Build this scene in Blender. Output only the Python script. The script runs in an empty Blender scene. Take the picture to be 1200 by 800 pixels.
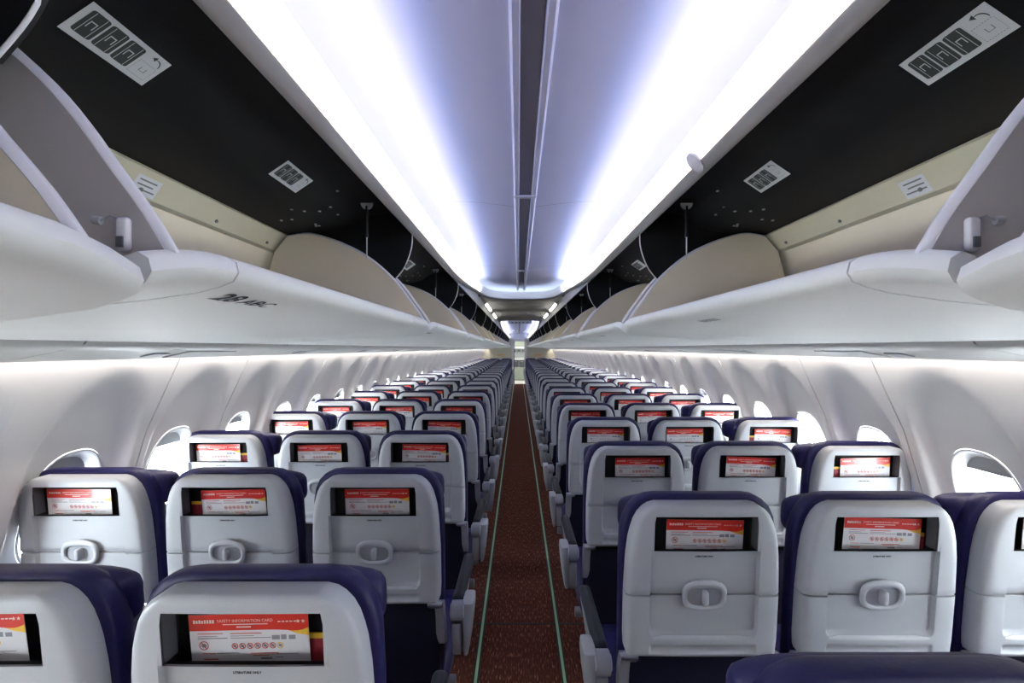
import bpy, math, random
from mathutils import Vector
random.seed(7)
sc = bpy.context.scene
COL = sc.collection

# ------------------------------------------------------------------ camera, world, exposure
H = 1.55                                   # eye height
CX = -0.028                                # camera stands a little off the cabin's centre line
cam = bpy.data.cameras.new('camera')
cam.sensor_fit = 'HORIZONTAL'; cam.sensor_width = 36.0
cam.lens = 555.0 / 1200.0 * 36.0
cam.shift_x = -7.5 / 1200.0
cam.shift_y = 8.0 / 1200.0
cam.clip_start = 0.02; cam.clip_end = 200
camo = bpy.data.objects.new('camera', cam); COL.objects.link(camo)
camo.location = (CX, 0, H); camo.rotation_euler = (math.radians(90), 0, 0)
sc.camera = camo

world = bpy.data.worlds.new('sky'); sc.world = world; world.use_nodes = True
bg = world.node_tree.nodes['Background']
bg.inputs['Color'].default_value = (0.90, 0.95, 1.0, 1); bg.inputs['Strength'].default_value = 40.0

vs = sc.view_settings
vs.view_transform = 'Standard'; vs.look = 'None'; vs.exposure = 0.12; vs.gamma = 1.0; vs.use_curve_mapping = False
sc.cycles.use_denoising = True
sc.cycles.max_bounces = 8; sc.cycles.diffuse_bounces = 5; sc.cycles.glossy_bounces = 3
sc.cycles.transparent_max_bounces = 8
sc.cycles.sample_clamp_indirect = 6.0

LED_WARM, LED_BLUE, LED_WALL, LED_PANEL = 13.5, 6.5, 25.0, 12.0

# ------------------------------------------------------------------ materials
MATS = {}
def mat(name, col, rough=0.5, metal=0.0, spec=0.5, noise=None, emit=None, estr=0.0, bump=None, coat=0.0, sheen=0.0):
    m = bpy.data.materials.new(name); m.use_nodes = True
    nt = m.node_tree; b = nt.nodes['Principled BSDF']
    b.inputs['Base Color'].default_value = (*col, 1)
    b.inputs['Roughness'].default_value = rough
    b.inputs['Metallic'].default_value = metal
    b.inputs['Specular IOR Level'].default_value = spec
    b.inputs['Coat Weight'].default_value = coat
    b.inputs['Sheen Weight'].default_value = sheen
    if emit:
        b.inputs['Emission Color'].default_value = (*emit, 1); b.inputs['Emission Strength'].default_value = estr
    if noise or bump:
        tc = nt.nodes.new('ShaderNodeTexCoord')
        mp = nt.nodes.new('ShaderNodeMapping'); nt.links.new(tc.outputs['Object'], mp.inputs['Vector'])
        nz = nt.nodes.new('ShaderNodeTexNoise'); nt.links.new(mp.outputs['Vector'], nz.inputs['Vector'])
        scale, amt = noise or bump
        nz.inputs['Scale'].default_value = scale; nz.inputs['Detail'].default_value = 3
        if noise:
            rp = nt.nodes.new('ShaderNodeValToRGB')
            rp.color_ramp.elements[0].position = 0.3; rp.color_ramp.elements[1].position = 0.7
            rp.color_ramp.elements[0].color = (*[c * (1 - amt) for c in col], 1)
            rp.color_ramp.elements[1].color = (*[min(1, c * (1 + amt)) for c in col], 1)
            nt.links.new(nz.outputs['Fac'], rp.inputs['Fac']); nt.links.new(rp.outputs['Color'], b.inputs['Base Color'])
        if bump:
            bp = nt.nodes.new('ShaderNodeBump'); bp.inputs['Strength'].default_value = bump[1]; bp.inputs['Distance'].default_value = 0.002
            nt.links.new(nz.outputs['Fac'], bp.inputs['Height']); nt.links.new(bp.outputs['Normal'], b.inputs['Normal'])
    MATS[name] = m
    return m
mat('shell', (0.50, 0.53, 0.56), 0.42, noise=(9, 0.03))
mat('shell_dark', (0.40, 0.42, 0.45), 0.45)
mat('navy', (0.0085, 0.007, 0.062), 0.45, spec=0.35, bump=(160, 0.25))
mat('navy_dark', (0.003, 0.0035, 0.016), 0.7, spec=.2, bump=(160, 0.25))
mat('pocket_black', (0.006, 0.006, 0.008), 0.6)
mat('pocket_grey', (0.10, 0.105, 0.12), 0.5)
mat('chrome', (0.55, 0.57, 0.6), 0.3, metal=0.9)
mat('arm_pad', (0.010, 0.012, 0.020), 0.5, spec=.35)
mat('arm_plastic', (0.30, 0.31, 0.34), 0.4)  # albedo lowered to carry the shade low down between the seats
mat('ink', (0.02, 0.02, 0.03), 0.6)
mat('card_white', (0.80, 0.80, 0.82), 0.3, coat=0.3)
mat('card_red', (0.66, 0.034, 0.022), 0.3, coat=0.3)
mat('card_yellow', (0.80, 0.50, 0.06), 0.35)
mat('card_print_red', (0.60, 0.07, 0.05), 0.4)
mat('card_print_grey', (0.28, 0.28, 0.33), 0.4)
mat('card_print_white', (0.86, 0.72, 0.66), 0.4)
mat('booklet_yellow', (0.75, 0.45, 0.03), 0.4)
mat('booklet_red', (0.25, 0.02, 0.03), 0.4)
mat('dome_white', (0.72, 0.72, 0.80), 0.5)
mat('lip_white', (0.74, 0.73, 0.71), 0.45)
mat('ceiling_grey', (0.55, 0.55, 0.54), 0.5)
mat('channel_grey', (0.42, 0.42, 0.46), 0.5)
mat('rail_white', (0.74, 0.74, 0.78), 0.35)
mat('bin_black', (0.007, 0.007, 0.007), 0.6, spec=.3, bump=(300, 0.15))
mat('bin_cream', (0.92, 0.82, 0.62), 0.5)
mat('bin_beam', (0.70, 0.65, 0.48), 0.5)
mat('bin_white', (0.70, 0.72, 0.70), 0.55, noise=(3, 0.02))
mat('bin_side', (0.50, 0.48, 0.47), 0.5)
mat('bin_edge', (0.74, 0.74, 0.76), 0.4)
mat('trim_white', (0.72, 0.72, 0.70), 0.4)
mat('placard_grey', (0.60, 0.62, 0.62), 0.5)
mat('placard_ink', (0.035, 0.04, 0.035), 0.6)
mat('placard_line', (0.20, 0.22, 0.21), 0.6)
mat('wall_white', (0.83, 0.83, 0.825), 0.42, noise=(4, 0.015))
mat('reveal_white', (0.78, 0.78, 0.78), 0.4)
mat('shade_grey', (0.50, 0.50, 0.50), 0.5)
mat('seam_dark', (0.07, 0.07, 0.07), 0.7)
mat('valance', (0.58, 0.59, 0.56), 0.38)
mat('strip_green', (0.30, 0.50, 0.33), 0.5, emit=(0.35, 0.7, 0.4), estr=0.03)
mat('strip_black', (0.008, 0.007, 0.007), 0.6)
mat('bulkhead_cream', (0.62, 0.62, 0.50), 0.5, noise=(3, 0.05))
mat('aft_grey', (0.16, 0.16, 0.16), 0.6)
mat('emblem_orange', (0.68, 0.46, 0.24), 0.5)
mat('galley_green', (0.30, 0.34, 0.29), 0.5)
mat('galley_white', (0.72, 0.74, 0.74), 0.4)
mat('galley_dark', (0.06, 0.065, 0.075), 0.4)
mat('galley_steel', (0.45, 0.47, 0.5), 0.35, metal=0.7)
mat('galley_floor', (0.75, 0.73, 0.70), 0.5)
mat('frame_metal', (0.22, 0.23, 0.25), 0.4, metal=0.6)
mat('led_warm', (1, 1, 1), 0.5, emit=(1.0, 0.86, 0.70), estr=LED_WARM)
mat('fill_end', (1, 1, 1), 0.5, emit=(0.62, 0.75, 1.0), estr=4.0)  # emission for the fill added behind the vault's end lip
mat('led_galley', (1, 1, 1), 0.5, emit=(1.0, 0.97, 0.92), estr=45.0)
mat('led_blue_wash', (1, 1, 1), 0.5, emit=(0.16, 0.40, 1.0), estr=14.0)
mat('led_blue', (1, 1, 1), 0.5, emit=(0.28, 0.42, 1.0), estr=LED_BLUE)
mat('led_wall', (1, 1, 1), 0.5, emit=(1.0, 0.89, 0.84), estr=LED_WALL)
mat('led_panel', (1, 1, 1), 0.5, emit=(1.0, 0.97, 0.90), estr=LED_PANEL)

def glass_mat():
    m = bpy.data.materials.new('window_glass'); m.use_nodes = True
    nt = m.node_tree; nt.nodes.clear()
    o = nt.nodes.new('ShaderNodeOutputMaterial'); t = nt.nodes.new('ShaderNodeBsdfTransparent')
    g = nt.nodes.new('ShaderNodeBsdfGlossy'); g.inputs['Roughness'].default_value = 0.05
    mx = nt.nodes.new('ShaderNodeMixShader'); mx.inputs['Fac'].default_value = 0.04
    t.inputs['Color'].default_value = (0.95, 0.97, 0.97, 1)
    nt.links.new(t.outputs[0], mx.inputs[1]); nt.links.new(g.outputs[0], mx.inputs[2]); nt.links.new(mx.outputs[0], o.inputs['Surface'])
    MATS['window_glass'] = m
glass_mat()

def lip_mat():
    m = bpy.data.materials.new('lip_translucent'); m.use_nodes = True
    nt = m.node_tree; b = nt.nodes['Principled BSDF']; o = nt.nodes['Material Output']
    b.inputs['Base Color'].default_value = (.78, .77, .75, 1); b.inputs['Roughness'].default_value = .45
    t = nt.nodes.new('ShaderNodeBsdfTranslucent'); t.inputs['Color'].default_value = (.80, .76, .70, 1)
    mx = nt.nodes.new('ShaderNodeMixShader'); mx.inputs['Fac'].default_value = 0.55
    nt.links.new(b.outputs[0], mx.inputs[1]); nt.links.new(t.outputs[0], mx.inputs[2]); nt.links.new(mx.outputs[0], o.inputs['Surface'])
    MATS['lip_translucent'] = m
lip_mat()
def carpet_mat():
    m = bpy.data.materials.new('carpet'); m.use_nodes = True
    nt = m.node_tree; b = nt.nodes['Principled BSDF']; b.inputs['Roughness'].default_value = 0.95
    b.inputs['Specular IOR Level'].default_value = 0.1
    tc = nt.nodes.new('ShaderNodeTexCoord')
    mp = nt.nodes.new('ShaderNodeMapping'); mp.inputs['Scale'].default_value = (170, 24, 1)
    nt.links.new(tc.outputs['Object'], mp.inputs['Vector'])
    nz = nt.nodes.new('ShaderNodeTexNoise'); nz.inputs['Scale'].default_value = 1.0; nz.inputs['Detail'].default_value = 2
    nt.links.new(mp.outputs['Vector'], nz.inputs['Vector'])
    rp = nt.nodes.new('ShaderNodeValToRGB'); e = rp.color_ramp.elements
    e[0].position = 0.40; e[0].color = (0.075, 0.024, 0.016, 1)
    e[1].position = 0.74; e[1].color = (0.42, 0.19, 0.12, 1)
    k = e.new(0.58); k.color = (0.115, 0.036, 0.024, 1)
    nt.links.new(nz.outputs['Fac'], rp.inputs['Fac']); nt.links.new(rp.outputs['Color'], b.inputs['Base Color'])
    bp = nt.nodes.new('ShaderNodeBump'); bp.inputs['Strength'].default_value = 0.5; bp.inputs['Distance'].default_value = 0.004
    nt.links.new(nz.outputs['Fac'], bp.inputs['Height']); nt.links.new(bp.outputs['Normal'], b.inputs['Normal'])
    MATS['carpet'] = m
carpet_mat()

# ------------------------------------------------------------------ mesh helpers
class MB:
    """collects shapes; mesh() makes one mesh datablock"""
    def __init__(s): s.v = []; s.f = []; s.mi = []
    def add(s, vs_, fs, mi=0):
        o = len(s.v); s.v += [tuple(p) for p in vs_]; s.f += [tuple(i + o for i in f) for f in fs]; s.mi += [mi] * len(fs)
        return s
    def box(s, x0, x1, y0, y1, z0, z1, mi=0, b=0.0):
        if b <= 0:
            v = [(x, y, z) for z in (z0, z1) for y in (y0, y1) for x in (x0, x1)]
            return s.add(v, [(0,2,3,1),(4,5,7,6),(0,1,5,4),(2,6,7,3),(0,4,6,2),(1,3,7,5)], mi)
        # rounded box: stacked rounded-rectangle loops
        b = min(b, (x1-x0)/2.01, (y1-y0)/2.01, (z1-z0)/2.01)
        rows = []
        for z, ins in ((z0, b), (z0+b*.3, b*.3), (z0+b, 0), (z1-b, 0), (z1-b*.3, b*.3), (z1, b)):
            rows.append([(px, py, z) for px, py in rrect(x0+ins, x1-ins, y0+ins, y1-ins, b, 3)])
        return s.loft(rows, closed=True, caps=True, mi=mi)
    def loft(s, rows, closed=False, caps=False, mi=0):
        n = len(rows[0]); v = [p for r in rows for p in r]; f = []
        for i in range(len(rows)-1):
            for j in range(n if closed else n-1):
                k = (j+1) % n
                f.append((i*n+j, i*n+k, (i+1)*n+k, (i+1)*n+j))
        if caps:
            f.append(tuple(range(n))[::-1]); f.append(tuple((len(rows)-1)*n+j for j in range(n)))
        return s.add(v, f, mi)
    def prism(s, poly, y0, y1, mi=0):
        """polygon in x,z extruded along y"""
        n = len(poly); v = [(x, y0, z) for x, z in poly] + [(x, y1, z) for x, z in poly]
        f = [tuple(range(n)), tuple(range(2*n-1, n-1, -1))] + [(i, i+n, (i+1) % n + n, (i+1) % n) for i in range(n)]
        return s.add(v, f, mi)
    def tube(s, pts, r, n=8, mi=0, caps=True):
        rows = []
        P = [Vector(p) for p in pts]
        for i, p in enumerate(P):
            t = (P[min(i+1, len(P)-1)] - P[max(i-1, 0)]).normalized()
            up = Vector((0, 0, 1)) if abs(t.z) < 0.9 else Vector((1, 0, 0))
            a = t.cross(up).normalized(); b = t.cross(a).normalized()
            rr = r[i] if isinstance(r, (list, tuple)) else r
            rows.append([tuple(p + a*rr*math.cos(2*math.pi*k/n) + b*rr*math.sin(2*math.pi*k/n)) for k in range(n)])
        return s.loft(rows, closed=True, caps=caps, mi=mi)
    def mesh(s, name, mats, smooth=None):
        me = bpy.data.meshes.new(name); me.from_pydata(s.v, [], s.f)
        for m in ([mats] if isinstance(mats, str) else mats): me.materials.append(MATS[m])
        me.polygons.foreach_set('material_index', s.mi)
        me.validate(); me.update()
        if smooth is not None:
            me.polygons.foreach_set('use_smooth', [True]*len(me.polygons))
            me.set_sharp_from_angle(angle=math.radians(smooth))
        return me
def rrect(x0, x1, y0, y1, r, n=4):
    r = max(1e-4, min(r, (x1-x0)/2, (y1-y0)/2)); out = []
    for cx, cy, a0 in ((x1-r, y1-r, 0), (x0+r, y1-r, 90), (x0+r, y0+r, 180), (x1-r, y0+r, 270)):
        for k in range(n+1):
            a = math.radians(a0 + 90*k/n); out.append((cx + r*math.cos(a), cy + r*math.sin(a)))
    return out
def interp(tab, x):
    if x <= tab[0][0]: return tab[0][1]
    for (a, b), (c, d) in zip(tab, tab[1:]):
        if x <= c: return b + (d-b)*(x-a)/(c-a)
    return tab[-1][1]
def sstep(a, b, x):
    t = max(0, min(1, (x-a)/(b-a))); return t*t*(3-2*t)

def obj(name, me, parent=None, loc=(0, 0, 0), rot=(0, 0, 0)):
    o = bpy.data.objects.new(name, me); COL.objects.link(o)
    o.location = loc; o.rotation_euler = rot
    if parent: o.parent = parent
    return o
def tag(o, label=None, cat=None, group=None, kind=None):
    if label: o['label'] = label
    if cat: o['category'] = cat
    if group: o['group'] = group
    if kind: o['kind'] = kind
    return o
def thing(name, label, cat, loc=(0, 0, 0), group=None, kind=None):
    return tag(obj(name, None, loc=loc), label, cat, group, kind)
def text_mesh(body, size, mname, frame, align='CENTER', sx=1.0, bold=0.0):
    """flat lettering; frame maps (u, v) to a 3D point"""
    cu = bpy.data.curves.new('t', 'FONT'); cu.body = body; cu.size = size; cu.align_x = align; cu.resolution_u = 2; cu.offset = bold
    o = bpy.data.objects.new('t', cu); COL.objects.link(o)
    dg = bpy.context.evaluated_depsgraph_get()
    me = bpy.data.meshes.new_from_object(o.evaluated_get(dg))
    for v in me.vertices: v.co = frame(v.co.x*sx, v.co.y)
    me.materials.clear(); me.materials.append(MATS[mname]); me.name = 'lettering'
    bpy.data.objects.remove(o); bpy.data.curves.remove(cu)
    return me

Y0, Y1 = -0.82, 20.6            # aft wall, front bulkhead
def R(x, z): return (x, H + z)  # profile point given relative to the eye height

# ------------------------------------------------------------------ floor
floor = obj('floor', MB().box(-1.75, 1.75, Y0-0.1, 23.2, -0.05, 0).mesh('floor', 'carpet'))
tag(floor, 'red-brown flecked carpet running the length of the cabin', 'floor', kind='structure')
AX = -0.02                      # the aisle's own centre
for s in (-1, 1):
    x = AX + s*0.208
    st = thing('path_marking_strip', 'pale green glow strip in black channel along the %s seats' % ('28 ABC side' if s < 0 else 'opposite side'), 'marking strip', (x, 0, 0), 'floor path strips')
    obj('channel', MB().box(-0.015, 0.015, Y0, 20.5, 0, 0.004).mesh('c', 'strip_black'), st)
    obj('glow_strip', MB().box(-0.0065, 0.0065, Y0, 20.5, 0.004, 0.006).mesh('c', 'strip_green'), st)
for k, y in enumerate((2.66, 6.3, 10.2)):
    tag(obj('trim_%d' % (k+1), MB().box(-0.42, 0.40, y, y+0.012, 0.0, 0.002).mesh('c', 'strip_black')), 'dark cross seam in the aisle carpet', 'carpet seam', 'carpet seams', 'structure')

# ------------------------------------------------------------------ side walls
WP = [(0.0, 1.60), (0.35, 1.70), (0.75, 1.695), (1.0, 1.625), (1.204, 1.565), (1.36, 1.493), (1.488, 1.433), (1.62, 1.375)]
PW = 0.508; YW0 = 1.70          # window spacing and a window's position
WZ, WA, WB = 0.985, 0.138, 0.200
def wall_x(z): return interp(WP, z)
def disp(dy, z, half):
    """sculpted recess round each window, reaching up as an arch"""
    q = 1.44 - 0.0
    zz = max(0, (z - 1.12) / (q - 1.12)); d = math.hypot(abs(dy)/0.205, zz) if z > 1.12 else abs(dy)/0.205
    r = (1 - sstep(0.80, 1.08, d)) * sstep(0.5, 0.75, z) * 0.042
    e = half - abs(dy)
    return r
def superell(a, b, th, p=2.6):
    c, s_ = math.cos(th), math.sin(th)
    r = (abs(c/a)**p + abs(s_/b)**p) ** (-1/p)
    return r*c, r*s_
def panel_mesh(side, mods, half=PW/2, z0=0.05, z1=1.60):
    """mods: window offsets along y within the panel; each module is a rectangle with a window hole"""
    m = MB(); NA = 112
    ts = [0, .05, .11, .18, .26, .34, .42, .5, .58, .66, .74, .82, .9, 1.0]
    for mi_, yo in enumerate(mods):
        a0, a1 = yo-half, yo+half
        if mi_ == 0: a0 += 0.003
        if mi_ == len(mods)-1: a1 -= 0.003
        ang = []
        corners = sorted(math.atan2(zc-WZ, yc-yo) % (2*math.pi) for yc in (a0, a1) for zc in (z0, z1))
        for i, c in enumerate(corners):
            nx = corners[(i+1) % 4]; span = (nx-c) % (2*math.pi)
            n = max(6, round(NA*span/(2*math.pi)))
            ang += [c + span*k/n for k in range(n)]
        rows = []
        for t in ts:
            row = []
            for th in ang:
                hy, hz = superell(WA, WB, th)
                c, s_ = math.cos(th), math.sin(th)
                tx = ((a1-yo) if c > 0 else (yo-a0))/max(1e-9, abs(c)); tz = ((z1-WZ) if s_ > 0 else (WZ-z0))/max(1e-9, abs(s_))
                rr = min(tx, tz)
                py, pz = hy + (rr*c-hy)*t, hz + (rr*s_-hz)*t
                z = WZ+pz
                x = wall_x(z) + disp(py, z, half)
                row.append((side*x, yo+py, z))
            rows.append(row)
        m.loft(rows, closed=True)
        # edge returns at the seams of the whole panel
        for (ye, do) in ((a0, mi_ == 0), (a1, mi_ == len(mods)-1)):
            if do:
                zs = [z0 + (z1-z0)*k/16 for k in range(17)]
                m.loft([[(side*wall_x(z), ye, z) for z in zs], [(side*(wall_x(z)+0.004), ye, z) for z in zs]])
    return m.mesh('sidewall_panel', 'wall_white', 50)
def reveal_mesh(side):
    m = MB(); rows = []
    for dep, a, b in ((0.006, WA+0.008, WB+0.008), (0.001, WA, WB), (-0.005, WA-0.003, WB-0.003), (-0.004, WA-0.007, WB-0.007), (0.010, WA-0.013, WB-0.013), (0.026, WA-0.019, WB-0.020), (0.030, WA-0.025, WB-0.027), (0.050, WA-0.026, WB-0.028)):
        row = []
        for k in range(48):
            y, z = superell(a, b, 2*math.pi*k/48)
            row.append((side*(wall_x(WZ+z)+disp(y, WZ+z, PW/2)+dep), y, WZ+z))
        rows.append(row)
    m.loft(rows, closed=True)
    return m.mesh('reveal', 'reveal_white', 60)
def pane_mesh(side, ztop, zbot, name, mname, dep):
    m = MB(); a, b = WA-0.024, WB-0.026
    pts = [superell(a, b, 2*math.pi*k/48) for k in range(48)]
    pts = [(y, max(zbot, min(ztop, z))) for y, z in pts]
    f = [(side*(wall_x(WZ+z)+disp(y, WZ+z, .25)+dep), y, WZ+z) for y, z in pts]
    g = [(x+side*0.004, y, z) for x, y, z in f]
    m.loft([f, g], closed=True, caps=True)
    return m.mesh(name, mname)
# panel layout (depth of the seams): double panels, one single-window panel by the 28 ABC sign
wn = 0
for s, wname, sidetxt in ((-1, 'left', '28 ABC sign side'), (1, 'right', 'side facing the 28 ABC sign')):
    wall = tag(obj('wall_'+wname, None), 'curved white cabin side wall of sculpted panels, %s' % sidetxt, 'wall', kind='structure')
    single = panel_mesh(s, [0.0]); double = panel_mesh(s, [-PW/2, PW/2])
    rev = reveal_mesh(s); glass = pane_mesh(s, 9, -9, 'pane', 'window_glass', 0.042)
    shade_hi = pane_mesh(s, 9, 0.135, 'shade', 'shade_grey', 0.034); shade_mid = pane_mesh(s, 9, 0.115, 'shade', 'shade_grey', 0.034)
    yw = YW0 - 6*PW
    ys = []
    y = YW0 + PW/2 - 0.0                       # seam before the single panel
    obj('sidewall_panel', single, wall, (0, YW0+PW, 0)); ys.append(YW0+PW)
    yy = YW0 + PW + PW/2
    while yy + 2*PW < Y1 - 0.1:
        obj('sidewall_panel', double, wall, (0, yy+PW, 0)); ys += [yy+PW/2, yy+1.5*PW]; yy += 2*PW
    yf = yy
    yy = YW0 + PW/2
    while yy > Y0 - 0.5:
        obj('sidewall_panel', double, wall, (0, yy-PW, 0)); ys += [yy-PW/2, yy-1.5*PW]; yy -= 2*PW
    zs = [0.05 + 1.55*k/12 for k in range(13)]
    obj('end_panel', MB().loft([[(s*wall_x(z), yf, z) for z in zs], [(s*wall_x(z), Y1+0.05, z) for z in zs]]).mesh('ep', 'wall_white', 60), wall)
    # dark backing shows only in the joints between panels
    jm = MB().loft([[(s*(wall_x(z)+0.004), y_, z) for z in zs] for y_ in (YW0+PW/2-0.012, YW0+PW/2+0.012)]).mesh('jb', 'seam_dark')
    obj('joint_backing', jm, wall); yj = YW0 + 1.5*PW
    while yj < yf+0.01:
        obj('joint_backing', jm, wall, (0, yj-(YW0+PW/2), 0)); yj += 2*PW
    for q in (1, 2): obj('joint_backing', jm, wall, (0, -2*PW*q, 0))
    for k, y in enumerate(sorted(ys)):
        if y < Y0: continue
        wn += 1
        w = tag(obj('window_%d' % wn, None, loc=(0, y, 0)), 'rounded cabin window in the white wall, %s' % sidetxt, 'window', 'cabin windows, ' + sidetxt, 'structure')
        obj('reveal', rev, w); obj('pane', glass, w)
        r = random.random()
        if y < 2.0: obj('shade', shade_mid, w)
        elif r < 0.35: obj('shade', shade_hi, w)
        elif r < 0.5: obj('shade', shade_mid, w)

# valance / service panels under the bins, with the wall-wash lamp behind them
VP_ = [R(*p) for p in ((1.085, 0.020), (1.10, 0.004), (1.16, -0.008), (1.26, -0.028), (1.315, -0.036), (1.333, -0.033), (1.340, -0.022), (1.335, -0.004), (1.25, 0.012))]
for s, sidetxt in ((-1, '28 ABC sign side'), (1, 'side facing the 28 ABC sign')):
    v = tag(obj('trim_%d' % (4 if s < 0 else 5), None), 'pale grey service panel strip beneath the bins, %s' % sidetxt, 'trim', kind='structure')
    L = 1.016
    me = MB().loft([[(s*x, y, z) for x, z in VP_] for y in (0.002, L-0.002)]).mesh('service_panel', 'valance', 40)
    lens = MB().box(-0.025, 0.025, 0.35, 0.42, -0.004, 0.0, b=0.002).mesh('reading_light', 'shell_dark')
    fl = MB().box(-0.05, 0.05, 0.48, 0.75, -0.003, 0.0).mesh('mask_door', 'bin_white')
    n = 0; y = Y0 - 0.05
    while y < Y1 - 0.05:
        o = obj('service_panel', me, v, (0, y, 0))
        if y + L > Y1: o.scale.y = (Y1-y)/L
        if y < 9:
            obj('reading_light', lens, o, (s*1.215, 0, H-0.0205), (0, s*math.radians(11.3), 0))
            obj('mask_door', fl, o, (s*1.215, 0, H-0.0205), (0, s*math.radians(11.3), 0))
        y += L
    obj('wash_lamp', MB().loft([[(s*x, y, H+z) for x, z in ((1.350, 0.03), (1.385, 0.05))] for y in (Y0, Y1-0.05)]).mesh('wl', 'led_wall'), v)
    # closing strip above the lamp so the wall meets the bins
    obj('lamp_tray', MB().loft([[(s*x, y, H+z) for x, z in ((1.25, 0.012), (1.30, 0.058), (1.42, 0.060))] for y in (Y0, Y1)]).mesh('lt', 'valance'), v)

# fuselage crown above bins and vault: keeps daylight out
hullp = [(-1.78, 0.0), (-1.80, .5), (-1.72, 1.30), (-1.50, 1.66), (-1.22, 1.98), (-.85, 2.22), (-.4, 2.36), (0, 2.40)]
hullp = [p for p in hullp if p[1] > 1.6] 
hullp = [(-1.40, 1.585), (-1.46, 1.62)] + hullp
hullp = hullp + [(-x, z) for x, z in hullp[-2::-1]]
tag(obj('roof', MB().loft([[(x, y, z) for x, z in hullp] for y in (Y0-.15, Y1+.1)]).mesh('roof', 'seam_dark')), 'dark fuselage crown hidden above the bins', 'roof', kind='structure')

# ------------------------------------------------------------------ ceiling: two lit vaults with a flat stretch between
CE = 0.421; ZE = 0.42
ceil = tag(obj('ceiling', None), 'white vaulted ceiling washed in white and blue light', 'ceiling', kind='structure')
LIP = [(0.0, .420), (.008, .414), (.020, .416), (.034, .428), (.046, .446), (.054, .466), (.058, .486), (.056, .495)]
TRAY = [(.034, .430), (.020, .438), (-.012, .442), (-.014, .475)]
DOME = [(-.012, .470), (-.012, .540), (-.004, .585), (.018, .622), (.05, .640), (.10, .650), (.16, .650), (.24, .644), (.32, .634), (.378, .626)]
RL = 0.75
LIFT = [(0.0, 1.0), (0.6, 1.0), (1.1, .72), (1.6, .36), (2.1, .10), (2.45, 0.0)]      # rise of the cove lip towards a rounded end
def ring_path(y0, y1, r0, r1, n_mid):
    """one half of a racetrack: (x fraction, y, lift) from near to far"""
    out = []
    if r0:
        for k in range(12, 0, -1):
            a = math.pi/2*k/12; out.append((max(0.0, math.cos(a))**0.55 if k < 12 else 0.0, y0+RL - RL*math.sin(a)**0.9))
    ya, yb = y0+(RL if r0 else 0), y1-(RL if r1 else 0)
    ys = [ya + (yb-ya)*k/n_mid for k in range(n_mid+1)]
    if r1: ys = [y for y in ys if y < yb-1.75] + [yb-1.75+.175*k for k in range(11)]
    if r0: ys = [ya+.175*k for k in range(11)] + [y for y in ys if y > ya+1.75]
    out += [(1.0, y) for y in ys]
    if r1:
        for k in range(1, 13):
            a = math.pi/2*k/12; out.append((max(0.0, math.cos(a))**0.55 if k < 12 else 0.0, y1-RL + RL*math.sin(a)**0.9))
    return out, y0+RL, y1-RL
def lift_at(y, y0, y1, r0, r1):
    l = 0.0
    if r1: l = max(l, interp(LIFT, y1-y))
    if r0: l = max(l, interp(LIFT, y-y0))
    return .100*l
def zl(z, lf): return H + z + lf*max(0.0, min(1.0, 1-(z-.495)/.155))
def sweep(prof, s, y0, y1, r0, r1, n_mid=4, yr=None):
    path, ya, yb = ring_path(y0, y1, r0, r1, n_mid)
    if yr:
        ys = sorted(set([yr[0], yr[1]] + [y for _, y in path if yr[0] < y < yr[1]]))
        fxs = sorted((y, fx) for fx, y in path)
        path = [(interp(fxs, y), y) for y in ys]
    rows = []
    for fx, y in path:
        my = min(max(y, ya if r0 else -99), yb if r1 else 99)
        lf = lift_at(y, y0, y1, r0, r1); row = []
        for d, z in prof:
            t = 1 - d/CE
            row.append((s*CE*fx*t, my + (y-my)*t, zl(z, lf)))
        rows.append(row)
    return rows
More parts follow.
